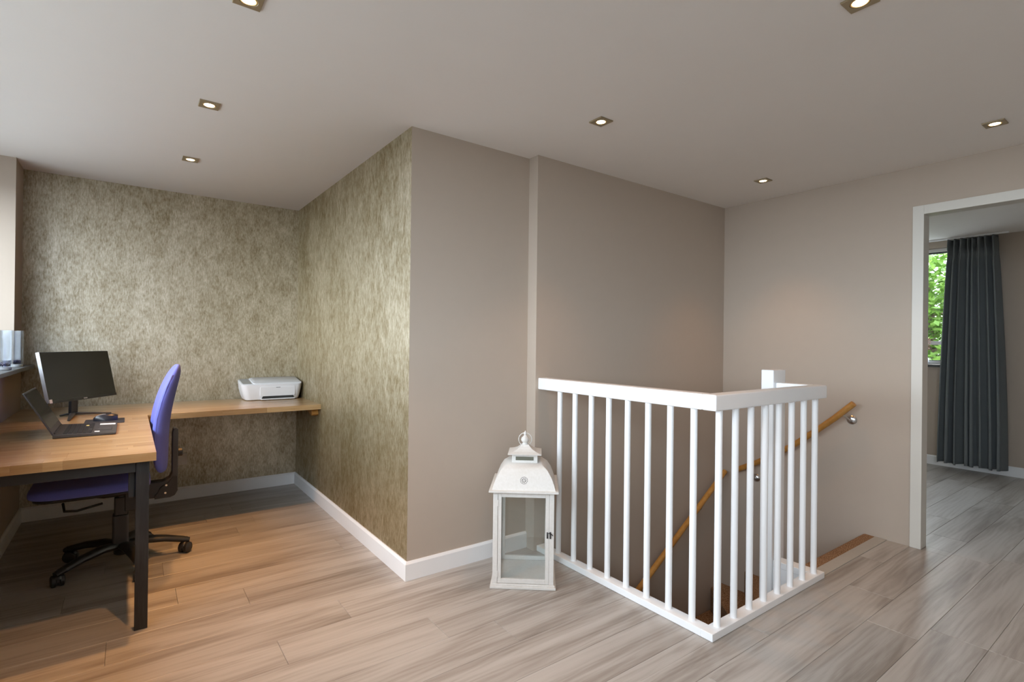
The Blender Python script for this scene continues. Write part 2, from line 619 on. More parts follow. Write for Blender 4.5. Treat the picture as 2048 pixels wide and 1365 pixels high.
# walls
struct('wall_far', MB().box(XL-0.2, XB+0.1, YA, YA+0.1, -0.05, H), 'wallpaper', label='far office wall in brown metallic wallpaper')
struct('wall_niche', MB().box(XB, XB+0.02, YC+0.0002, YA, -0.05, H), 'wallpaper', label='brown metallic wallpaper side wall beside the counter')
struct('wall_center', MB().box(XB+0.0005, XS+0.02, YC, YC+0.08, -0.05, H), 'wall', label='taupe wall behind the white lantern')
struct('wall_stairwell', MB().box(XS, XD, YC2, YC2+0.16, ZL, H), 'wall', label='taupe wall running down into the stairwell')
wr = MB()
wr.box(XD, XD+0.09, 1.083, YC2+0.1, ZL, H)
wr.box(XD, XD+0.09, YB, 0.25, -0.05, H)
wr.box(XD, XD+0.09, 0.25, 1.083, 2.068, H)
struct('wall_right', wr, 'wall', label='taupe right wall with the doorway')
wl = MB()
wl.box(-1.06, XL, YB, YA, -0.05, 1.036)
wl.box(-1.06, XL, YR, YA, 1.036, H)
wl.box(-1.06, XL, YB, -2.2, 1.036, H)
wl.box(-1.06, -0.96, -2.2, YR, 2.21, H)
struct('wall_left', wl, 'wall', label='taupe left wall with the window recess')
struct('wall_behind', MB().box(-1.06, XD+0.09, YB-0.1, YB, -0.05, H), 'wall', label='plain taupe wall behind the camera')
# bedroom walls
bw = MB()
WY0, WY1, WZ0, WZ1 = 1.40, 4.60, 1.06, 2.30
bw.box(XW, XW+0.12, -1.6, WY0, -0.05, H)
bw.box(XW, XW+0.12, WY1, 5.1, -0.05, H)
bw.box(XW, XW+0.12, WY0, WY1, -0.05, WZ0)
bw.box(XW, XW+0.12, WY0, WY1, WZ1, H)
struct('wall_bedroom_far', bw, 'wall', label='grey taupe bedroom wall around the window')
struct('wall_bedroom_left', MB().box(XD+0.09, XW, 5.0, 5.1, -0.05, H), 'wall')
struct('wall_bedroom_inner', MB().box(XD, XD+0.09, YC2+0.1, 5.1, -0.05, H), 'wall')
struct('wall_bedroom_right', MB().box(XD+0.09, XW, -1.6, -1.5, -0.05, H), 'wall')
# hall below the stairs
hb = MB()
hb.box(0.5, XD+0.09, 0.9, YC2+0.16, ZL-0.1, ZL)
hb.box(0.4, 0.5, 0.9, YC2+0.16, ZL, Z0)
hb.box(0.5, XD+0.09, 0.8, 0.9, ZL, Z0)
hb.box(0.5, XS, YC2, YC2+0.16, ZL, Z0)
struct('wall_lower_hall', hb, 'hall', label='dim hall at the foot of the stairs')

# baseboards with a chamfered top
def baseboard(name, runs, label):
    mb = MB()
    for (ax, a0, a1, p, d, e0, e1) in runs:      # axis, from, to, wall plane, direction into the room, mitres
        prof = [(0, 0.0), (d*T, 0.0), (d*T, BH-0.012), (d*(T-0.008), BH), (0, BH)]
        n = len(prof)
        def P(t, u, z):
            return (t, p+u, z) if ax == 'x' else (p+u, t, z)
        m0 = [P(a0+e0*abs(u), u, z+0.0006) for u, z in prof]
        m1 = [P(a1+e1*abs(u), u, z+0.0006) for u, z in prof]
        mb.loft([m0, m1])
    return struct(name, mb, 'white', label=label)
baseboard('baseboard_far', [('x', XL, XB, YA, -1, 1, -1)], 'white baseboard under the counter')
baseboard('baseboard_niche', [('y', YC, YA, XB, -1, -1, -1)], 'white baseboard along the wallpapered side wall')
baseboard('baseboard_center', [('x', XB, XS, YC, -1, -1, 0)], 'white baseboard behind the lantern')
baseboard('baseboard_left', [('y', YB, YA, XL, 1, 0, -1)], 'white baseboard under the window')
baseboard('baseboard_bedroom', [('y', -1.5, 5.0, XW, -1, 0, 0)], 'white baseboard below the curtain')

# doorway frame
dm = MB()
dm.box(XD-0.014, XD+0.104, 1.083, 1.139, 0.0, 2.123)
d1 = struct('door_1', MB().box(XD-0.014, XD+0.086, 1.081, 1.139, 0.0008, 2.123), 'cream', label='cream painted door frame, door not in view', bevel=0.002)
MB().box(XD-0.014, XD+0.086, 0.194, 0.252, 0.0008, 2.123).build('jamb', 'cream', d1, bevel=0.002)
MB().box(XD-0.014, XD+0.086, 0.252, 1.081, 2.067, 2.123).build('head', 'cream', d1, bevel=0.002)

# windows
def window(name, plane, d, y0, y1, z0, z1, bars, label):
    """frame in a wall of constant x; d points outdoors"""
    fw, fd = 0.055, 0.06
    a, b = sorted((plane, plane+d*fd))
    fr = MB()
    fr.box(a, b, y0, y0+fw, z0, z1)
    fr.box(a, b, y1-fw, y1, z0, z1)
    fr.box(a, b, y0+fw, y1-fw, z0, z0+fw*0.7)
    fr.box(a, b, y0+fw, y1-fw, z1-fw*0.7, z1)
    w = struct(name, fr, 'pvc', label=label, bevel=0.003)
    for kind, v in bars:
        mb = MB()
        if kind == 'h':
            mb.box(a+0.01, b-0.01, y0+fw, y1-fw, v-0.02, v+0.02)
        else:
            mb.box(a+0.01, b-0.01, v-0.03, v+0.03, z0+fw*0.7, z1-fw*0.7)
        mb.build('glazing_bar', 'pvc', w)
    g = MB()
    g.box((a+b)/2-0.002, (a+b)/2+0.002, y0+fw, y1-fw, z0+fw*0.7, z1-fw*0.7)
    g.build('pane', 'pane', w)
    gk = MB()
    for (ya, yb, za, zb) in ((y0+fw, y1-fw, z1-fw*0.7-0.012, z1-fw*0.7), (y0+fw, y1-fw, z0+fw*0.7, z0+fw*0.7+0.006)):
        gk.box(a+0.004, b-0.004, ya, yb, za, zb)
    gk.build('gasket', 'gasket', w)
    return w
window('window_1', XW+0.03, 1, WY0+0.002, WY1-0.002, WZ0+0.002, WZ1-0.002, [('h', 1.292), ('v', 2.30), ('v', 3.45)], 'white framed bedroom window beside the curtain')
struct('trim_1', MB().box(XW-0.035, XW+0.03, WY0-0.05, WY1+0.05, 1.035, 1.061), 'stone', label='dark stone sill under the bedroom window', bevel=0.002)
window('window_2', -0.96, -1, -2.198, YR-0.002, 1.062, 2.208, [('v', -0.85), ('v', 0.5), ('v', 1.85), ('v', 3.15)], 'white framed window in the left recess')
# stone sill of the recess, with the horn that reaches the far wall
sl = MB()
sl.prism([(-0.96, -2.199), (-0.513, -2.199), (-0.513, 4.742), (-0.5805, 4.742), (-0.5805, YR-0.001), (-0.96, YR-0.001)], 1.0365, 1.06)
struct('trim_2', sl, 'stone', label='dark stone window sill projecting over the desk', bevel=0.003)
struct('trim_3', MB().box(3.022, XD-0.001, 1.2622, 1.329, -0.009, 0.004), 'grey_strip', label='grey profile strip between laminate and stair carpet', bevel=0.0015)

# ---------------------------------------------------------------- staircase
st = thing('staircase', 'brown carpeted winding stairs going down behind the white balustrade', 'stairs', (3.4, 1.6, ZL))
ld = MB()
ld.prism([(1.3295, -0.20), (1.401, -0.20), (1.404, -0.03), (1.402, -0.010), (1.394, 0.001), (1.384, 0.004), (1.3295, 0.002)], 3.022, XD-0.001, 'x')
ld.build('landing_edge', 'carpet', st, smooth=40)
RZ = 0.172
NX = XD-0.001
NY = YC2-0.001
nos = [((3.075, 1.404), (NX, 1.404)), ((3.075, 1.49), (NX, 1.575)), ((3.075, 1.540), (NX, 1.86)), ((3.075, 1.563), (NX, 2.22)),
       ((3.06, 1.566), (3.80, NY)), ((3.03, 1.566), (3.47, NY)), ((2.99, 1.566), (3.15, NY)),
       ((2.92, 1.566), (2.92, NY)), ((2.69, 1.566), (2.69, NY)), ((2.46, 1.566), (2.46, NY)), ((2.23, 1.566), (2.23, NY)),
       ((2.00, 1.566), (2.00, NY)), ((1.77, 1.566), (1.77, NY)), ((1.54, 1.566), (1.54, NY))]
for i in range(1, len(nos)):
    (a, b), (c, d) = nos[i-1], nos[i]
    poly = [a, b] + ([(NX, NY)] if i == 4 else []) + [d, c]
    z = -0.195-RZ*(i-1)
    o = MB().prism(poly, z-RZ-0.02, z).build('step', 'carpet', st, bevel=0.012, seg=3)
# white boards below the balustrade
MB().box(2.945, 2.962, 1.31, 1.489, -0.13, -0.001).build('string_board', 'white', st)
MB().box(2.940, 2.962, 1.31, 1.489, -0.62, -0.134).build('string_board', 'white', st)
MB().box(1.54, 2.93, 1.548, 1.5655, -2.3, -1.30).build('string_board', 'white', st)

# ---------------------------------------------------------------- balustrade
bal = thing('balustrade', 'white painted stair balustrade with round balusters around the stairwell', 'railing', (1.978, 1.249, 0))
def wbox(name, *b, bev=0.006):
    return MB().box(*b).build(name, 'white', bal, bevel=bev, seg=3)
wbox('base_plate', 1.978, 2.036, 1.307, YC-0.09, 0.0012, 0.034, bev=0.002)
wbox('base_plate', 1.978, 3.020, 1.249, 1.3065, 0.0012, 0.034, bev=0.002)
wbox('base_plate', 2.945, 3.020, 1.307, 1.489, 0.0, 0.034, bev=0.002)
wbox('top_rail', 1.978, 2.045, 1.312, YC2-0.001, 0.968, 1.037)
wbox('top_rail', 1.978, 3.020, 1.245, 1.3115, 0.968, 1.037)
wbox('top_rail', 2.955, 3.020, 1.312, 1.489, 0.968, 1.037)
wbox('newel_post', 2.932, 3.072, 1.490, 1.562, -1.0, 1.108)
bmesh_b = None
def baluster(x, y):
    global bmesh_b
    if bmesh_b is None:
        prof = [(0.0150, 0.030), (0.0150, 0.5), (0.0150, 0.972)]
        o = MB().lathe(prof, (0, 0, 0), 16).build('baluster', 'white', None, smooth=40)
        bmesh_b = o.data
    else:
        o = bpy.data.objects.new('baluster', bmesh_b)
        COL.objects.link(o)
    o.parent = bal
    o.location = (x-1.978, y-1.249, 0)
for y in (2.258, 2.131, 2.004, 1.877, 1.750, 1.623, 1.496, 1.372):
    baluster(2.012, y)
for i in range(8):
    baluster(2.056+0.1286*i, 1.278)

# wall handrails
def handrail(name, label, path, brackets, ax):
    h = thing(name, label, 'handrail', path[-1])
    r = 0.0205
    p2 = [Vector(p) for p in path]
    rad = [r]*len(p2)
    MB().tube(p2, rad, 16).build('rail', 'rail_wood', h, smooth=40, bevel=0.004)
    for (x, y, z, px, py, pz) in brackets:      # point at wall, point under the rail
        d = Vector((1, 0, 0)) if ax == 'x' else Vector((0, 1, 0))
        w = Vector((x, y, z))
        b = MB()
        e = w-d*0.035
        b.tube([w-d*0.004, e, e.lerp(Vector((px, py, pz)), 0.5), Vector((px, py, pz))], 0.0055, 8)
        br = b.build('bracket', 'steel', h, smooth=40)
        prof = [(0.031, 0.0), (0.031, -0.006), (0.024, -0.014), (0.012, -0.018)]
        MB().lathe(prof, w-d*0.0005, 24, 'x' if ax == 'x' else 'y').build('rosette', 'steel', br, smooth=40)
handrail('stair_handrail', 'short curved wooden handrail on the right wall with two steel brackets',
         [(3.88, 1.435, 0.868), (3.88, 1.55, 0.757), (3.88, 1.655, 0.665), (3.88, 1.79, 0.552), (3.88, 1.90, 0.470), (3.88, 2.09, 0.350), (3.88, 2.20, 0.290), (3.88, 2.275, 0.252)],
         [(XD, 1.47, 0.75, 3.88, 1.50, 0.785), (XD, 2.13, 0.215, 3.88, 2.13, 0.315)], 'x')
handrail('stair_handrail', 'long straight wooden handrail on the stairwell wall seen behind the balusters',
         [(3.888, 2.36, 0.226), (3.4, 2.36, -0.088), (2.858, 2.36, -0.436), (2.0, 2.36, -0.988)],
         [(3.60, YC2, -0.04, 3.60, 2.36, 0.025), (2.55, YC2, -0.72, 2.55, 2.36, -0.645)], 'y')

# ---------------------------------------------------------------- desk and counter made of oak staves
rs = random.Random(5)
stave_cache = {}
def stave(parent, x0, x1, y0, y1, z0, z1):
    key = (round(x1-x0, 3), round(y1-y0, 4))
    if key not in stave_cache:
        hx, hy, hz = (x1-x0)/2-0.0001, (y1-y0)/2-0.0001, (z1-z0)/2
        mb = MB()
        c = 0.0004
        rings = [[(-hx, -hy, -hz), (hx, -hy, -hz), (hx, hy, -hz), (-hx, hy, -hz)],
                 [(-hx, -hy, hz-c), (hx, -hy, hz-c), (hx, hy, hz-c), (-hx, hy, hz-c)],
                 [(-hx+c, -hy+c, hz), (hx-c, -hy+c, hz), (hx-c, hy-c, hz), (-hx+c, hy-c, hz)]]
        mb.loft(rings)
        me = bpy.data.meshes.new('stave')
        me.from_pydata(mb.v, [], mb.f)
        fix_normals(me)
        me.materials.append(M['oak'])
        stave_cache[key] = me
    o = bpy.data.objects.new('stave', stave_cache[key])
    COL.objects.link(o)
    o.parent = parent
    g = ORG[parent.name]
    o.location = ((x0+x1)/2-g[0], (y0+y1)/2-g[1], (z0+z1)/2-g[2])
def worktop(parent, x0, x1, y0, y1, z0, z1, rows, lens, first=None):
    w = (y1-y0)/rows
    for j in range(rows):
        cuts = [x0]
        if j == 0 and first:
            cuts += first
        else:
            x = x0-rs.choice(lens)*rs.random()
            while True:
                x = round((x+rs.choice(lens)-x0)/0.02)*0.02+x0
                if x >= x1-0.05:
                    break
                if x > cuts[-1]+0.07:
                    cuts.append(x)
        cuts.append(x1)
        for a, b in zip(cuts, cuts[1:]):
            stave(parent, a, b, y0+w*j, y0+w*(j+1), z0, z1)
DZ0, DZ1 = 0.723, 0.76
desk = thing('desk', 'oak worktop desk with black leg by the window', 'desk', (-0.24, 3.36, 0))
top = MB().box(XL+0.003, 0.096, 2.704, 4.028, DZ0+0.0002, DZ0+0.012).build('worktop', 'oak', desk)
worktop(top, XL+0.002, 0.10, 2.70, 4.030, DZ0+0.0005, DZ1, 30, (0.20, 0.28, 0.36, 0.44), [-0.357, -0.265, -0.205])
MB().box(0.030, 0.077, 2.728, 2.775, 0.0008, DZ0).build('leg', 'black_wood', desk, bevel=0.0015)
MB().box(XL+0.002, 0.0295, 2.733, 2.760, 0.676, DZ0).build('front_rail', 'black_metal', desk, bevel=0.002)
MB().box(0.004, 0.0295, 2.765, 2.80, 0.560, DZ0).build('corner_cleat', 'black_wood', desk, bevel=0.006)
MB().box(XL+0.001, XL+0.03, 2.77, 4.02, 0.67, DZ0).build('wall_batten', 'black_metal', desk)
ctr = thing('wall_counter', 'oak counter shelf along the wallpapered far wall under the printer', 'counter', (0.3, 4.4, 0.70))
ct = MB().box(XL+0.003, XB-0.004, 4.034, YA-0.003, DZ0+0.0002, DZ0+0.012).build('worktop', 'oak', ctr)
worktop(ct, XL+0.002, XB-0.001, 4.032, YA-0.002, DZ0+0.0005, DZ1, 17, (0.28, 0.36, 0.44, 0.52))
MB().prism([(4.345, DZ0), (4.11, DZ0), (4.095, 0.68), (4.11, 0.668)], XB-0.05, XB-0.001, 'x').build('support_bracket', 'rail_wood', ctr, bevel=0.002)
MB().box(XL+0.002, XB-0.06, YA-0.035, YA-0.001, 0.69, DZ0).build('wall_batten', 'rail_wood', ctr)

# ---------------------------------------------------------------- monitor
mx, my, mz = -0.277, 4.245, 0.76
mon = thing('monitor', 'black flat computer monitor tilted back on a three-pronged stand', 'monitor', (mx, my, mz))
yaw, tilt = math.radians(55.2), math.radians(11.9)
MM = Matrix.Translation((-0.241, 4.231, 1.010)) @ Matrix.Rotation(yaw, 4, 'Z') @ Matrix.Rotation(-tilt, 4, 'X')
pw, ph = 0.265, 0.1525
MB().box(-pw, pw, 0.001, 0.020, -ph, ph).xf(MM).build('housing', 'bezel', mon, bevel=0.003)
MB().prism(rrect(-0.19, 0.19, -0.11, 0.09, 0.03), 0.020, 0.042, 'y').xf(MM).build('back_cover', 'black_plastic', mon, bevel=0.004)
sc = MB().box(-pw+0.003, pw-0.003, -0.0008, 0.002, -ph+0.016, ph-0.004).xf(MM).build('screen', 'screen', mon)
fr = MB()
fr.box(-pw, pw, -0.0014, 0.002, -ph, -ph+0.016)
fr.xf(MM).build('lower_bezel', 'bezel', mon)
MB().box(-pw-0.0015, -pw, -0.002, 0.019, -ph+0.004, ph).xf(MM).build('side_trim', 'silver', mon, label='silver left edge of the monitor')
MB().box(-0.014, 0.014, -0.0022, -0.0008, -ph+0.004, -ph+0.011).xf(MM).build('emblem', 'silver', mon, label='small grey maker mark')
MB().box(-pw+0.004, -pw+0.022, -0.0024, -0.0008, -ph+0.002, -ph+0.024).xf(MM).build('sticker', 'sticker', mon, label='small white sticker')
nk = MB()
d = Vector((-math.sin(yaw), math.cos(yaw), 0))
c0 = Vector((mx, my, 0.765))
rr_ = Vector((math.cos(yaw), math.sin(yaw), 0))
def slab(mb, p0, p1, w0, w1, t0, t1):
    rings = []
    for p, w, t in ((p0, w0, t0), (p1, w1, t1)):
        rings.append([p-rr_*w-d*t, p+rr_*w-d*t, p+rr_*w+d*t, p-rr_*w+d*t])
    mb.loft(rings)
slab(nk, c0, Vector((mx+0.002, my+0.004, 0.95)), 0.026, 0.026, 0.010, 0.008)
nk.build('stand_column', 'black_plastic', mon, bevel=0.003)
for tip in ((-0.338, 4.222), (-0.277, 3.955), (-0.086, 4.222)):
    a, b = Vector((mx, my, 0.772)), Vector((tip[0], tip[1], 0.7645))
    MB().tube([a, a.lerp(b, 0.5)+Vector((0, 0, 0.001)), b], [0.017, 0.013, 0.007], 10, squash=0.5).build('stand_foot', 'dark_plastic', mon, smooth=40)

# ---------------------------------------------------------------- laptop
lap = thing('laptop', 'open dark grey laptop on the oak desk in front of the monitor', 'laptop', (-0.165, 3.495, 0.76))
LX0, LX1, LY0, LY1 = -0.290, -0.047, 3.300, 3.690
MB().prism([(LX0, 0.7615), (LX1-0.006, 0.7615), (LX1, 0.767), (LX1, 0.771), (LX0, 0.779)], LY0, LY1, 'y').build('base', 'laptop', lap, bevel=0.002)
def deckz(x):
    return 0.779-(x-LX0)/(LX1-LX0)*0.008
kb = MB()
for i in range(6):
    x = LX0+0.036+i*0.0185
    y = LY0+0.022
    j = 0
    while y < LY1-0.03:
        w = 0.0165
        if i == 5 and j == 4: w = 0.085
        z = deckz(x)
        kb.box(x, x+0.0155, y, min(y+w, LY1-0.02), z-0.001, z+0.0016)
        y += w+0.0025
        j += 1
ko = kb.build('keys', 'key', lap)
ko['kind'] = 'stuff'
MB().box(LX0+0.165, LX0+0.222, 3.40, 3.50, deckz(LX0+0.19)-0.002, deckz(LX0+0.165)+0.0004).build('touchpad', 'dark_plastic', lap)
def deck_label(x0, x1, y0, y1, mat, lab):
    mb = MB()
    mb.add([(x0, y0, deckz(x0)+0.0006), (x1, y0, deckz(x1)+0.0006), (x1, y1, deckz(x1)+0.0006), (x0, y1, deckz(x0)+0.0006),
            (x0, y0, deckz(x0)-0.0005), (x1, y0, deckz(x1)-0.0005), (x1, y1, deckz(x1)-0.0005), (x0, y1, deckz(x0)-0.0005)],
           [(0, 1, 2, 3), (4, 7, 6, 5), (0, 4, 5, 1), (1, 5, 6, 2), (2, 6, 7, 3), (3, 7, 4, 0)])
    mb.build('sticker', mat, lap, label=lab)
deck_label(LX1-0.075, LX1-0.008, 3.600, 3.655, 'sticker', 'long white sticker on the palm rest')
deck_label(LX1-0.088, LX1-0.068, 3.345, 3.375, 'sticker', 'small white sticker on the palm rest')
hinge = Vector((LX0+0.004, 0, 0.7785))
topv = Vector((-0.393, 0, 0.983))
dv = (topv-hinge).normalized()
nv = Vector((-dv.z, 0, dv.x))       # towards the back of the lid
nv = nv if nv.x < 0 else -nv
def lid(mb, s0, s1, y0, y1, t0, t1):
    L = (topv-hinge).length
    vs = []
    for t in (t0, t1):
        for y in (y0, y1):
            for s_ in (s0, s1):
                p = hinge+dv*s_*L+nv*t
                vs.append((p.x, y, p.z))
    mb.add(vs, [(0, 2, 3, 1), (4, 5, 7, 6), (0, 1, 5, 4), (2, 6, 7, 3), (0, 4, 6, 2), (1, 3, 7, 5)])
    return mb
lid(MB(), 0, 1, LY0, LY1, 0.0, 0.006).build('lid', 'laptop', lap, bevel=0.0015)
lid(MB(), 0.13, 0.965, LY0+0.012, LY1-0.012, -0.0008, 0.001).build('screen', 'screen', lap)
MB().tube([(LX0+0.003, LY0+0.03, 0.778), (LX0+0.003, LY1-0.03, 0.778)], 0.006, 10).build('hinge', 'black_plastic', lap, smooth=40)
yk = MB().box(-0.178, -0.166, 3.565, 3.60, deckz(-0.178)+0.0005, deckz(-0.178)+0.0019)
yk.build('sticker', 'yellow_sticker', lap, label='yellow sticker on the keys')

# mouse mat and mouse
tag(MB().prism(rrect(-0.200, -0.016, 3.735, 3.945, 0.012), 0.7602, 0.7628).build('mouse_mat', 'mat', org=(0, 0, 0)),
    'thin dark mouse mat behind the laptop', 'mouse mat')
mo = thing('mouse', 'black and silver computer mouse on the dark mat', 'mouse', (-0.105, 3.865, 0.7628))
def mouse_shell(f0, f1, off=0.0):
    rings = []
    for i in range(11):
        t = i/10
        x = -0.057+0.114*t
        w = 0.031*math.sqrt(max(0.0, 1-((t-0.52)/0.54)**2))+0.001
        h = 0.036*math.sqrt(max(0.0, 1-((t-0.58)/0.62)**2))+0.004
        rings.append([(-0.105+x, 3.865+w*math.cos(a), 0.7630+h*max(0, math.sin(a))*(1 if math.sin(a) > 0 else 0)+off)
                      for a in [math.pi*(f0+(f1-f0)*q/12) for q in range(13)]])
    return rings
mb = MB()
rg = mouse_shell(0, 1)
mb.loft(rg)
mb.build('shell', 'mouse', mo, smooth=50)
mb = MB()
rg = [[(p[0], p[1]*1, p[2]+0.0008) for p in r[1:4]] for r in mouse_shell(0.5, 1.0)[1:7]]
rg2 = [[(p[0], p[1], p[2]+0.0008) for p in r[2:5]] for r in mouse_shell(0.45, 1.0)[1:6]]
for g_ in (rg2,):
    n = len(g_[0])
    mb.add([p for r in g_ for p in r], [(a*n+i, a*n+i+1, (a+1)*n+i+1, (a+1)*n+i) for a in range(len(g_)-1) for i in range(n-1)])
mb.build('silver_band', 'silver', mo, smooth=True)

# ---------------------------------------------------------------- office chair, facing the window
CX, CY = -0.020, 3.595
ch = thing('office_chair', 'blue upholstered office swivel chair with black five-star base tucked under the desk', 'chair', (CX, CY, 0))
MB().lathe([(0.030, 0.055), (0.036, 0.06), (0.040, 0.095), (0.038, 0.125), (0.030, 0.135)], (CX, CY, 0), 20).build('hub', 'black_plastic', ch, smooth=40)
for i in range(5):
    a = math.radians(-2+72*i)
    dr = Vector((math.cos(a), math.sin(a), 0))
    base = Vector((CX, CY, 0))
    pts = [base+dr*0.025+Vector((0, 0, 0.105)), base+dr*0.10+Vector((0, 0, 0.112)), base+dr*0.20+Vector((0, 0, 0.098)), base+dr*0.285+Vector((0, 0, 0.076)), base+dr*0.318+Vector((0, 0, 0.066))]
    lg = MB().tube(pts, [0.030, 0.031, 0.027, 0.024, 0.019], 12, squash=0.70).build('base_leg', 'black_plastic', ch, smooth=40)
    # twin-wheel caster, turned to its own heading
    h = a+(0.9, 2.2, 0.3, 1.2, 2.6)[i]
    wdir = Vector((math.cos(h), math.sin(h), 0))       # rolling direction
    ax = Vector((-wdir.y, wdir.x, 0))
    cc = base+dr*0.305-wdir*0.012+Vector((0, 0, 0.0300))
    mb = MB()
    mb.tube([base+dr*0.300+Vector((0, 0, 0.04)), base+dr*0.300+Vector((0, 0, 0.085))], 0.011, 10)
    mb.build('caster_stem', 'black_plastic', lg, smooth=40)
    mb = MB()
    for s_ in (-1, 1):
        p0, p1 = cc+ax*s_*0.006, cc+ax*s_*0.028
        mb.tube([p0, p0.lerp(p1, 0.15), p0.lerp(p1, 0.8), p1], [0.026, 0.0295, 0.0295, 0.023], 20)
    mb.tube([cc-ax*0.007, cc+ax*0.007], 0.024, 12)
    hood = [cc+wdir*0.030*math.cos(t)+Vector((0, 0, 0.030*math.sin(t)+0.003)) for t in [math.pi*k2/8*0.9+0.3 for k2 in range(9)]]
    mb.tube(hood, 0.012, 8, squash=0.3)
    mb.build('caster', 'black_plastic', lg, smooth=40)
col = MB()
col.prism(rrect(CX-0.043, CX+0.030, CY-0.04, CY+0.04, 0.012), 0.115, 0.275)
col.prism(rrect(CX-0.036, CX+0.024, CY-0.034, CY+0.034, 0.010), 0.275, 0.372)
col.build('column_cover', 'dark_plastic', ch, bevel=0.004)
MB().lathe([(0.014, 0.37), (0.014, 0.42)], (CX-0.005, CY, 0), 16).build('gas_lift', 'steel', ch, smooth=40)
MB().prism([(-0.25, 0.425), (-0.10, 0.392), (0.06, 0.392), (0.10, 0.40), (0.10, 0.440), (-0.25, 0.440)], CY-0.09, CY+0.09, 'y').build('mechanism', 'black_plastic', ch, bevel=0.006)
MB().prism([(-0.01, 0.335), (0.055, 0.335), (0.065, 0.35), (0.065, 0.445), (-0.01, 0.445)], 3.395, 3.425, 'y').build('side_bracket', 'black_plastic', ch, bevel=0.006)
MB().tube([(-0.26, 3.46, 0.405), (-0.25, 3.40, 0.380), (-0.20, 3.385, 0.378), (-0.10, 3.40, 0.395)], 0.006, 8).build('lever', 'black_plastic', ch, smooth=40)
# seat pad
def pad_rings(x0, x1, z0, z1, hw, n=14):
    rings = []
    for i in range(n+1):
        t = i/n
        x = x0+(x1-x0)*(0.5-0.5*math.cos(math.pi*t))
        e = 1-abs(2*(x-x0)/(x1-x0)-1)**5
        w = hw*(0.70+0.30*e**0.5)
        hgt = (z1-z0)/2*(0.35+0.65*max(0, e)**0.4)
        zc = (z0+z1)/2
        ring = []
        for q in range(20):
            a = 2*math.pi*q/20
            cs, sn = math.cos(a), math.sin(a)
            ring.append((x, CY+w*math.copysign(abs(cs)**0.35, cs), zc+hgt*math.copysign(abs(sn)**0.5, sn)))
        rings.append(ring)
    return rings
MB().loft(pad_rings(-0.395, 0.105, 0.436, 0.502, 0.235)).build('seat', 'blue', ch, smooth=True, subsurf=1)
MB().loft(pad_rings(-0.375, 0.09, 0.424, 0.450, 0.215)).build('seat_shell', 'black_plastic', ch, smooth=True)
# backrest pad
spine = [(0.172, 0.500, 0.70), (0.166, 0.515, 0.86), (0.160, 0.56, 0.97), (0.156, 0.65, 1.0), (0.157, 0.73, 1.0), (0.164, 0.81, 1.0), (0.182, 0.90, 0.98), (0.203, 0.98, 0.92), (0.222, 1.045, 0.80), (0.232, 1.085, 0.58), (0.235, 1.098, 0.40)]
thk = [0.008, 0.022, 0.032, 0.037, 0.038, 0.037, 0.034, 0.030, 0.025, 0.014, 0.005]
rings = []
for (xc, z, wf), t in zip(spine, thk):
    ring = []
    for q in range(24):
        a = 2*math.pi*q/24
        cs, sn = math.cos(a), math.sin(a)
        yy = 0.205*wf*math.copysign(abs(cs)**0.6, cs)
        xx = t*math.copysign(abs(sn)**0.75, sn)
        ring.append((xc+xx-0.035*(yy/0.205)**2, CY+yy, z))
    rings.append(ring)
bk = MB().loft(rings).build('backrest', 'blue', ch, smooth=True, subsurf=1)
pip = []
for (xc, z, wf), t in zip(spine[2:9], thk[2:9]):
    yy = -0.205*wf*0.985
    pip.append((xc-0.035*(yy/0.205)**2-0.004, CY+yy+0.001, z))
MB().tube(pip, 0.004, 8).build('piping', 'blue', bk, smooth=True)
# back support bar: J shape
jb = [(0.085, 0.345), (0.198, 0.337), (0.222, 0.345), (0.236, 0.370), (0.236, 0.722), (0.228, 0.732), (0.212, 0.728), (0.207, 0.70), (0.207, 0.475), (0.196, 0.448), (0.165, 0.432), (0.085, 0.432)]
MB().prism(jb, CY-0.035, CY+0.035, 'y').build('back_bar', 'dark_plastic', ch, bevel=0.005)
MB().prism([(0.125, 0.338), (0.200, 0.3385), (0.221, 0.347), (0.233, 0.372), (0.233, 0.455), (0.212, 0.455), (0.190, 0.425), (0.150, 0.400), (0.140, 0.372), (0.126, 0.360)], CY-0.042, CY-0.0352, 'y').build('hinge_plate', 'black_plastic', ch, bevel=0.002)
for (x, z) in ((0.180, 0.410), (0.176, 0.367)):
    MB().lathe([(0.0055, -0.0065), (0.0055, -0.0095), (0.003, -0.0105)], (x, CY-0.0355, z), 12, 'y').build('bolt', 'sticker', ch, smooth=40, label='bright bolt head')
MB().lathe([(0.012, 0.0), (0.024, 0.002), (0.024, 0.020), (0.020, 0.024)], (0.236, CY, 0.585), 16, 'x').build('adjusting_knob', 'black_plastic', ch, smooth=40)

# ---------------------------------------------------------------- printer
pr = thing('printer', 'white inkjet printer on the oak counter in the wallpapered corner', 'printer', (0.95, 4.64, 0.76))
def pring(z, x0, x1, y0, y1, r):
    return [(x, y, z) for x, y in rrect(x0, x1, y0, y1, r, 6)]
PY1 = 4.748
def slope(y):
    return 0.884+(y-4.52)*0.14
def top_ring(dz, *a_):
    return [(x, y, slope(y)+dz) for x, y, _ in pring(0, *a_)]
MB().loft([pring(0.7604, 0.760, 1.130, 4.545, PY1, 0.03), pring(0.766, 0.745, 1.145, 4.532, PY1, 0.04),
           pring(0.80, 0.730, 1.156, 4.526, PY1, 0.045), pring(0.85, 0.718, 1.166, 4.522, PY1, 0.045), top_ring(0, 0.711, 1.172, 4.521, PY1, 0.045),
           top_ring(0.004, 0.716, 1.168, 4.526, PY1, 0.042)]).build('body', 'printer', pr, smooth=35)
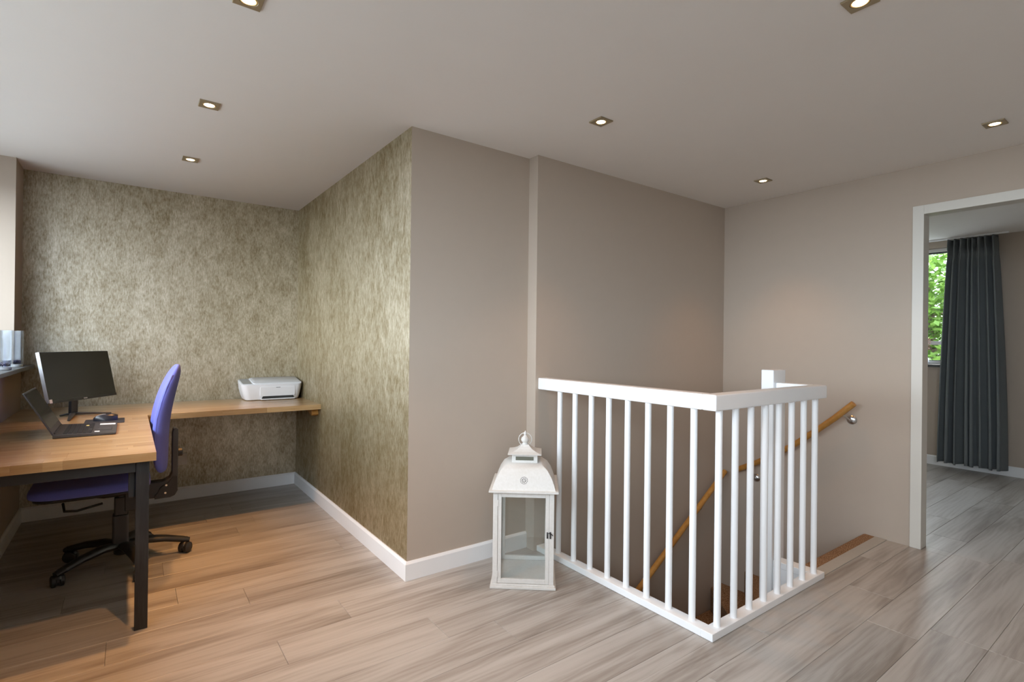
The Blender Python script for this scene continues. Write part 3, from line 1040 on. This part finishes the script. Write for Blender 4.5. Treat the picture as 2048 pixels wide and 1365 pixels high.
MB().loft([top_ring(0.0045, 0.800, 1.166, 4.530, PY1, 0.015), top_ring(0.010, 0.800, 1.166, 4.535, PY1, 0.015), top_ring(0.015, 0.815, 1.155, 4.565, PY1-0.004, 0.015)]).build('scanner_lid', 'printer', pr, smooth=30)
MB().loft([top_ring(0.0042, 0.725, 0.790, 4.545, 4.735, 0.012), top_ring(0.0060, 0.725, 0.790, 4.545, 4.735, 0.012)]).build('control_panel', 'printer_grey', pr)
MB().prism(rrect(0.845, 1.108, 0.790, 0.868, 0.008), 4.5185, 4.524, 'y').build('front_flap', 'printer', pr, bevel=0.0015)
MB().prism([(0.858, 0.774), (1.100, 0.774), (1.092, 0.793), (0.866, 0.793)], 4.5175, 4.54, 'y').build('paper_slot', 'hole_dark', pr)
MB().box(0.850, 1.104, 4.508, 4.55, 0.7645, 0.7735).build('output_tray', 'printer', pr, bevel=0.002)
MB().box(0.963, 0.995, 4.5176, 4.5187, 0.859, 0.8625).build('emblem', 'hole_dark', pr, label='tiny dark maker mark')

# wall socket
so = thing('wall_socket', 'white double-pin wall socket on the dark wallpaper behind the chair', 'socket', (0.334, YA, 0.27))
MB().box(0.294, 0.374, YA-0.012, YA-0.0005, 0.268, 0.358).build('plate', 'socket', so, bevel=0.003)
MB().lathe([(0.0235, -0.0145), (0.026, -0.0145), (0.026, -0.0115), (0.0225, -0.0115)], (0.334, YA, 0.313), 24, 'y').build('collar', 'socket', so, smooth=40)
MB().lathe([(0.0225, -0.0122), (0.0225, -0.0118)], (0.334, YA, 0.313), 24, 'y').build('recess', 'printer_grey', so)
ph_ = MB()
for s_ in (-1, 1):
    ph_.lathe([(0.0028, -0.0132), (0.0028, -0.0121)], (0.334+s_*0.0095, YA, 0.313), 10, 'y')
ph_.build('pin_holes', 'hole_dark', so)

# glass vases on the sill
def vase(x, y, r, h, label, label2):
    v = thing('glass_vase', label, 'vase', (x, y, 1.0602), group='tall glass vases on the window sill')
    n = 28
    prof = [(r*0.96, 1.0604), (r, 1.066), (r, 1.0602+h), (r-0.003, 1.0602+h+0.001), (r-0.0035, 1.0602+h-0.001), (r-0.0035, 1.080), (r*0.5, 1.078), (0.001, 1.078)]
    MB().lathe([(p[0], p[1]) for p in prof], (x, y, 0), n).build('vessel', 'vase_glass', v, smooth=40)
    MB().lathe([(r*0.9, 1.0612), (r*0.93, 1.066), (r*0.9, 1.0765)], (x, y, 0), n).build('thick_base', 'pale_white', v, smooth=40, label='pale thick glass foot')
    g = MB()
    q = random.Random(int(y*100))
    for i in range(150):
        a, d_ = q.uniform(0, 6.283), (r-0.012)*math.sqrt(q.random())
        c = Vector((x+d_*math.cos(a), y+d_*math.sin(a), 1.0835+q.random()*0.016))
        s_ = q.uniform(0.004, 0.0065)
        g.add([c+Vector(t)*s_ for t in ((1, 0, 0), (-1, 0, 0), (0, 1, 0), (0, -1, 0), (0, 0, 0.8), (0, 0, -0.8))],
              [(0, 2, 4), (2, 1, 4), (1, 3, 4), (3, 0, 4), (2, 0, 5), (1, 2, 5), (3, 1, 5), (0, 3, 5)])
    go = g.build('decorative_gravel', 'gravel')
    tag(go, label2, 'gravel')
    go['kind'] = 'stuff'
vase(-0.585, 4.03, 0.060, 0.222, 'clear cylinder vase on the sill, the nearer one cut by the picture edge', 'dark purple gravel lying in the nearer glass vase')
vase(-0.580, 4.41, 0.055, 0.224, 'clear cylinder vase on the sill, the farther one near the wallpaper', 'dark purple gravel lying in the farther glass vase')

# ---------------------------------------------------------------- lantern (local frame: x along its front, y to its back)
la = thing('lantern', 'large white distressed wooden lantern with glass sides standing on the floor', 'lantern', (1.717, 2.203, 0.0008), math.atan2(-0.637, 0.772), local=True)
LT = 'lantern'
b = MB()
b.box(-0.1665, 0.1665, -0.1665, 0.1665, 0.0, 0.013)
b.box(-0.160, 0.160, -0.160, 0.160, 0.013, 0.022)
b.build('base', LT, la, bevel=0.0015)
for sx in (-1, 1):
    for sy in (-1, 1):
        x0, x1 = sorted((sx*0.155, sx*0.131))
        y0, y1 = sorted((sy*0.155, sy*0.131))
        MB().box(x0, x1, y0, y1, 0.0222, 0.486).build('corner_post', LT, la, bevel=0.0015)
def panel(rot, name, latch=False):
    R_ = Matrix.Rotation(rot, 4, 'Z')
    m = MB()
    y0, y1 = -0.153, -0.137
    for (a, b_, c, d_) in ((-0.130, -0.112, 0.024, 0.484), (0.112, 0.130, 0.024, 0.484), (-0.112, 0.112, 0.024, 0.047), (-0.112, 0.112, 0.460, 0.484)):
        m.box(a, b_, y0, y1, c, d_)
    p = m.xf(R_).build(name, LT, la, bevel=0.001)
    MB().box(-0.112, 0.112, -0.146, -0.1435, 0.047, 0.460).xf(R_).build('pane', 'lantern_glass', p)
    if latch:
        l = MB()
        l.box(0.118, 0.125, -0.158, -0.153, 0.258, 0.288)
        l.box(0.133, 0.140, -0.160, -0.155, 0.258, 0.290)
        l.tube([(0.121, -0.160, 0.283), (0.131, -0.163, 0.288), (0.141, -0.162, 0.282), (0.149, -0.160, 0.274)], 0.0022, 8)
        l.xf(R_).build('latch', 'black_plastic', p)
        for hz in (0.07, 0.43):
            MB().box(-0.136, -0.128, -0.1555, -0.152, hz-0.016, hz+0.016).xf(R_).build('hinge', LT, p)
panel(0, 'door', True)
panel(math.pi/2, 'side_panel')
panel(math.pi, 'side_panel')
panel(-math.pi/2, 'side_panel')
MB().box(-0.130, 0.130, -0.130, 0.130, 0.0222, 0.026).build('inner_floor', 'lantern', la)
MB().box(-0.176, 0.176, -0.176, 0.176, 0.4865, 0.497).build('eave', LT, la, bevel=0.0015)
def sq(h, z):
    return [(-h, -h, z), (h, -h, z), (h, h, z), (-h, h, z)]
prof = [(0.161, 0.497), (0.153, 0.525), (0.1395, 0.558), (0.1185, 0.592), (0.087, 0.617)]
MB().loft([sq(h, z) for h, z in prof]).build('roof', LT, la, smooth=45)
bx = MB().box(-0.067, 0.067, -0.067, 0.067, 0.6172, 0.660).build('vent_box', LT, la, bevel=0.001)
for rot in range(4):
    MB().box(-0.047, 0.047, -0.0676, -0.0665, 0.630, 0.649).xf(Matrix.Rotation(rot*math.pi/2, 4, 'Z')).build('vent_slot', 'slot_shade', bx)  # dark strips laid on the faces, shade of the openings put in as colour
MB().loft([sq(0.087, 0.6602), sq(0.088, 0.664), sq(0.060, 0.672), sq(0.040, 0.682), sq(0.026, 0.694), sq(0.020, 0.702)]).build('cap_roof', LT, la)
MB().lathe([(0.017, 0.702), (0.016, 0.707), (0.0125, 0.711), (0.019, 0.718), (0.0225, 0.727), (0.019, 0.738), (0.010, 0.746), (0.0065, 0.751), (0.0085, 0.757), (0.0075, 0.764), (0.003, 0.770), (0.0008, 0.775)], (0, 0, 0), 20).build('finial', LT, la, smooth=50)
ringp = [(0.035*math.cos(t), 0.0, 0.728+0.035*math.sin(t)) for t in [2*math.pi*i/28 for i in range(28)]]
MB().tube(ringp, 0.0022, 8, closed=True).build('carrying_ring', LT, la, smooth=True)
ro = MB()  # flat dark petals on the roof face, painted shade of the piercings
zc = 0.545
def rface(u, w):
    z = zc+w
    for (h0, z0), (h1, z1) in zip(prof, prof[1:]):
        if z0 <= z <= z1:
            return (u, -(h0+(h1-h0)*(z-z0)/(z1-z0))-0.0006, z)
def petal(cu, cw, a, l, w):
    pts = []
    for t, s_ in ((0, 0), (0.5, 1), (1, 0.5), (1, -0.5), (0.5, -1)):
        x, y = (t-0.5)*l, s_*w
        pts.append(rface(cu+x*math.cos(a)-y*math.sin(a), cw+x*math.sin(a)+y*math.cos(a)))
    ro.add(pts+[(p[0], p[1]+0.0012, p[2]) for p in pts], [(0, 1, 2, 3, 4), (9, 8, 7, 6, 5)]+[(i, 5+i, 5+(i+1) % 5, (i+1) % 5) for i in range(5)])
for i in range(8):
    a = 2*math.pi*i/8+0.2
    petal(0.0085*math.cos(a), 0.0075*math.sin(a), a, 0.008, 0.0018)
    petal(0.0175*math.cos(a), 0.0155*math.sin(a), a+1.57, 0.0065, 0.0013)
    petal(0.0175*math.cos(a+0.39), 0.0155*math.sin(a+0.39), a+0.39, 0.005, 0.0015)
petal(0, 0, 0, 0.003, 0.0015)
ro.build('rosette_hole_shade', 'hole_dark', la, label='rosette of dark petals standing for the shade in its holes')

# ---------------------------------------------------------------- ceiling spotlights
spots = [((0.298, 3.820), 'square bronze ceiling spotlight nearest the wallpapered far wall'),
         ((0.298, 2.873), 'square bronze ceiling spotlight over the desk, second from the far wall'),
         ((0.306, 1.905), 'square bronze ceiling spotlight cut by the top picture edge at left'),
         ((1.910, 1.858), 'square bronze ceiling spotlight above the lantern and balustrade, middle of the ceiling'),
         ((1.903, 0.698), 'square bronze ceiling spotlight cut by the top picture edge at right'),
         ((3.468, 1.848), 'square bronze ceiling spotlight over the stairs near the corner'),
         ((3.472, 0.670), 'square bronze ceiling spotlight in front of the doorway')]
proto = None
def make_spot():
    s_ = thing('ceiling_spotlight', '', 'spotlight', (0, 0, H), group='recessed ceiling spotlights', local=True)
    h, r = 0.0425, 0.029
    n = 32
    sqr, cir = [], []
    for k_ in range(n):
        t = 2*math.pi*k_/n+math.pi/4
        c_, s2 = math.cos(t), math.sin(t)
        m_ = max(abs(c_), abs(s2))
        sqr.append((h*c_/m_, h*s2/m_))
        cir.append((r*c_, r*s2))
    rings = [[(x, y, -0.0003) for x, y in sqr], [(x, y, -0.005) for x, y in sqr], [(x*0.97, y*0.97, -0.0065) for x, y in sqr],
             [(x*1.04, y*1.04, -0.0065) for x, y in cir], [(x, y, -0.0055) for x, y in cir], [(x, y, -0.0003) for x, y in cir]]
    MB().loft(rings, cap=False, closed=True).build('frame_plate', 'bronze', s_, smooth=30)
    MB().lathe([(0.0285, -0.0012), (0.0285, -0.0045), (0.0245, -0.0062), (0.0225, -0.0040), (0.0225, -0.0012)], (0, 0, 0), 28).build('lamp_ring', 'ring_glow', s_, smooth=40)
    MB().lathe([(0.0222, -0.0048), (0.018, -0.0056), (0.002, -0.0060)], (0, 0, 0), 24).build('lamp', 'bulb', s_, smooth=40)
    return s_
def lamp_light(x, y, w, ang):
    ld_ = bpy.data.lights.new('spot_beam', 'SPOT')
    ld_.energy = SPOT_W*w
    ld_.color = SPOT_COL
    ld_.spot_size = math.radians(ang)
    ld_.spot_blend = 1.0
    ld_.shadow_soft_size = 0.022
    lo_ = bpy.data.objects.new('spot_beam', ld_)
    lo_.location = (x, y, H-0.03)
    COL.objects.link(lo_)
for i, ((x, y), lab) in enumerate(spots):
    if i == 0:
        proto = s0 = make_spot()
    else:
        s0 = proto.copy()
        COL.objects.link(s0)
        for c_ in proto.children:
            d_ = c_.copy()
            COL.objects.link(d_)
            d_.parent = s0
    s0.location = (x, y, H)
    s0['label'] = lab
    lamp_light(x, y, *((1.6, 88) if i == 2 else (1.7, 64) if x < 1 else (0.36, 84)))

# ---------------------------------------------------------------- bedroom: curtain, rail, flowers
def curtain_pt(u, v):
    z = 0.070+(2.352-0.070)*v
    k_ = min(1.0, max(0.0, (v-0.935)/0.04))        # heading above the pinch
    spread = 1-0.27*max(0, v)**1.7
    half = 0.258*spread
    uw = u+0.018*math.sin(u*11.0+0.6)+0.010*math.sin(u*23.0)
    ph_ = uw*math.pi*2*8+0.5*math.sin(v*2.4+u*5)*(1-v)
    pinch = 1-0.55*math.exp(-((v-0.925)/0.022)**2)
    amp = (0.078+0.016*math.sin(u*9.1+1.0))*(1-0.42*v)*pinch
    fold = math.sin(ph_)
    x = 6.800+amp*fold
    y = 1.463+0.010*v-half+2*half*u+(0.021*math.sin(2*ph_)+0.010*math.sin(u*17+1))*(1-0.45*v)*(1-k_)
    if k_ > 0:                                     # pinch pleats fan out in threes
        x += 0.012*k_*math.sin(3*ph_)
        y += 0.006*k_*math.sin(2*ph_)
    z -= 0.016*(0.5+0.5*math.sin(ph_*0.5+1.1))*max(0.0, 1-v*12)
    return (x, y, z)
cu = MB().grid(curtain_pt, 260, 70).build('curtain', 'curtain', smooth=True)
sol = cu.modifiers.new('solidify', 'SOLIDIFY')
sol.thickness = 0.003
tag(cu, 'dark slate grey pleated curtain beside the bedroom window', 'curtain')
tag(MB().box(6.778, 6.802, 1.20, 4.80, 2.354, H-0.001).build('curtain_rail', 'white', bevel=0.002), 'thin white curtain rail fixed under the bedroom ceiling', 'curtain rail')
fv = thing('dried_flowers', 'dried pinkish flower head in a small pot on the bedroom sill, beside the door frame', 'flowers', (6.92, 1.872, 1.0612))
MB().lathe([(0.018, 1.0614), (0.024, 1.08), (0.026, 1.12), (0.022, 1.13)], (6.92, 1.872, 0), 16).build('pot', 'pale_white', fv, smooth=40)
MB().tube([(6.92, 1.872, 1.12), (6.918, 1.872, 1.22)], 0.003, 8).build('stem', 'bark', fv)
q = random.Random(3)
fh = MB()
for i in range(160):
    t, p_ = q.uniform(0, 6.28), math.acos(q.uniform(-1, 1))
    r_ = 0.030+q.uniform(-0.006, 0.006)
    c = Vector((6.918+r_*math.sin(p_)*math.cos(t), 1.866+r_*1.0*math.sin(p_)*math.sin(t), 1.285+2.3*r_*math.cos(p_)))
    a_, b_ = Vector((q.gauss(0, 1), q.gauss(0, 1), q.gauss(0, 1))).normalized(), Vector((q.gauss(0, 1), q.gauss(0, 1), q.gauss(0, 1))).normalized()
    fh.add([c-a_*0.008, c+b_*0.007, c+a_*0.008, c-b_*0.007], [(0, 1, 2, 3)])
fo = fh.build('petals', 'petal', fv)
fo['kind'] = 'stuff'

# ---------------------------------------------------------------- outdoors
struct('ground', MB().box(-70, 80, -70, 70, -3.1, -3.0), 'ground', label='pale paving outside')
tr = thing('tree', 'leafy bright green tree outside the bedroom window', 'tree', (11.2, 3.0, -3.0))
MB().tube([(11.2, 3.0, -3.0), (11.25, 3.05, -1.0), (11.15, 2.95, 0.6), (11.25, 3.0, 1.9), (11.2, 3.05, 2.8)], [0.16, 0.13, 0.10, 0.07, 0.03], 12).build('trunk', 'bark', tr, smooth=40)
q = random.Random(11)
ends = []
for i in range(16):
    z = -0.5+2.9*i/16
    a = q.uniform(0, 6.283)
    L = q.uniform(0.9, 1.7)
    p0 = Vector((11.2, 3.0, z))
    p1 = p0+Vector((math.cos(a)*L*0.5, math.sin(a)*L*0.5, 0.25))
    p2 = p0+Vector((math.cos(a)*L, math.sin(a)*L, 0.35))
    MB().tube([p0, p1, p2], [0.035, 0.022, 0.008], 8).build('branch', 'bark', tr, smooth=40)
    ends += [p1, p2, p0.lerp(p2, 0.75)]
MB().tube([(11.2, 3.0, 1.35), (10.6, 2.9, 1.75), (9.9, 2.35, 1.78)], [0.03, 0.02, 0.008], 8).build('branch', 'bark', tr, smooth=40)
lf = MB()
for i in range(15000):
    while True:
        u_ = Vector((q.uniform(-1, 1), q.uniform(-1, 1), q.uniform(-1, 1)))
        if 0.25 < u_.length < 1:
            break
    # crown in layered clumps
    c = Vector((11.2+u_.x*1.6, 3.0+u_.y*1.8, 1.3+u_.z*2.0))
    if q.random() < 0.55:
        e_ = ends[q.randrange(len(ends))]
        c = e_+Vector((q.gauss(0, 0.42), q.gauss(0, 0.42), q.gauss(0, 0.22)))
    nrm = Vector((q.gauss(0, 0.6), q.gauss(0, 0.6), 1)).normalized()
    a_ = nrm.cross(Vector((q.gauss(0, 1), q.gauss(0, 1), 0.1))).normalized()
    b_ = nrm.cross(a_)
    s_ = q.uniform(0.045, 0.085)
    lf.add([c-a_*s_, c-a_*0.1*s_+b_*s_*0.6, c+a_*s_-nrm*0.01, c-a_*0.1*s_-b_*s_*0.6], [(0, 1, 2, 3)])
me = bpy.data.meshes.new('foliage')
me.from_pydata([(v[0]-11.2, v[1]-3.0, v[2]+3.0) for v in lf.v], [], lf.f)
me.materials.append(M['leaf'])
fo = bpy.data.objects.new('foliage', me)
COL.objects.link(fo)
fo.parent = tr
fo['kind'] = 'stuff'
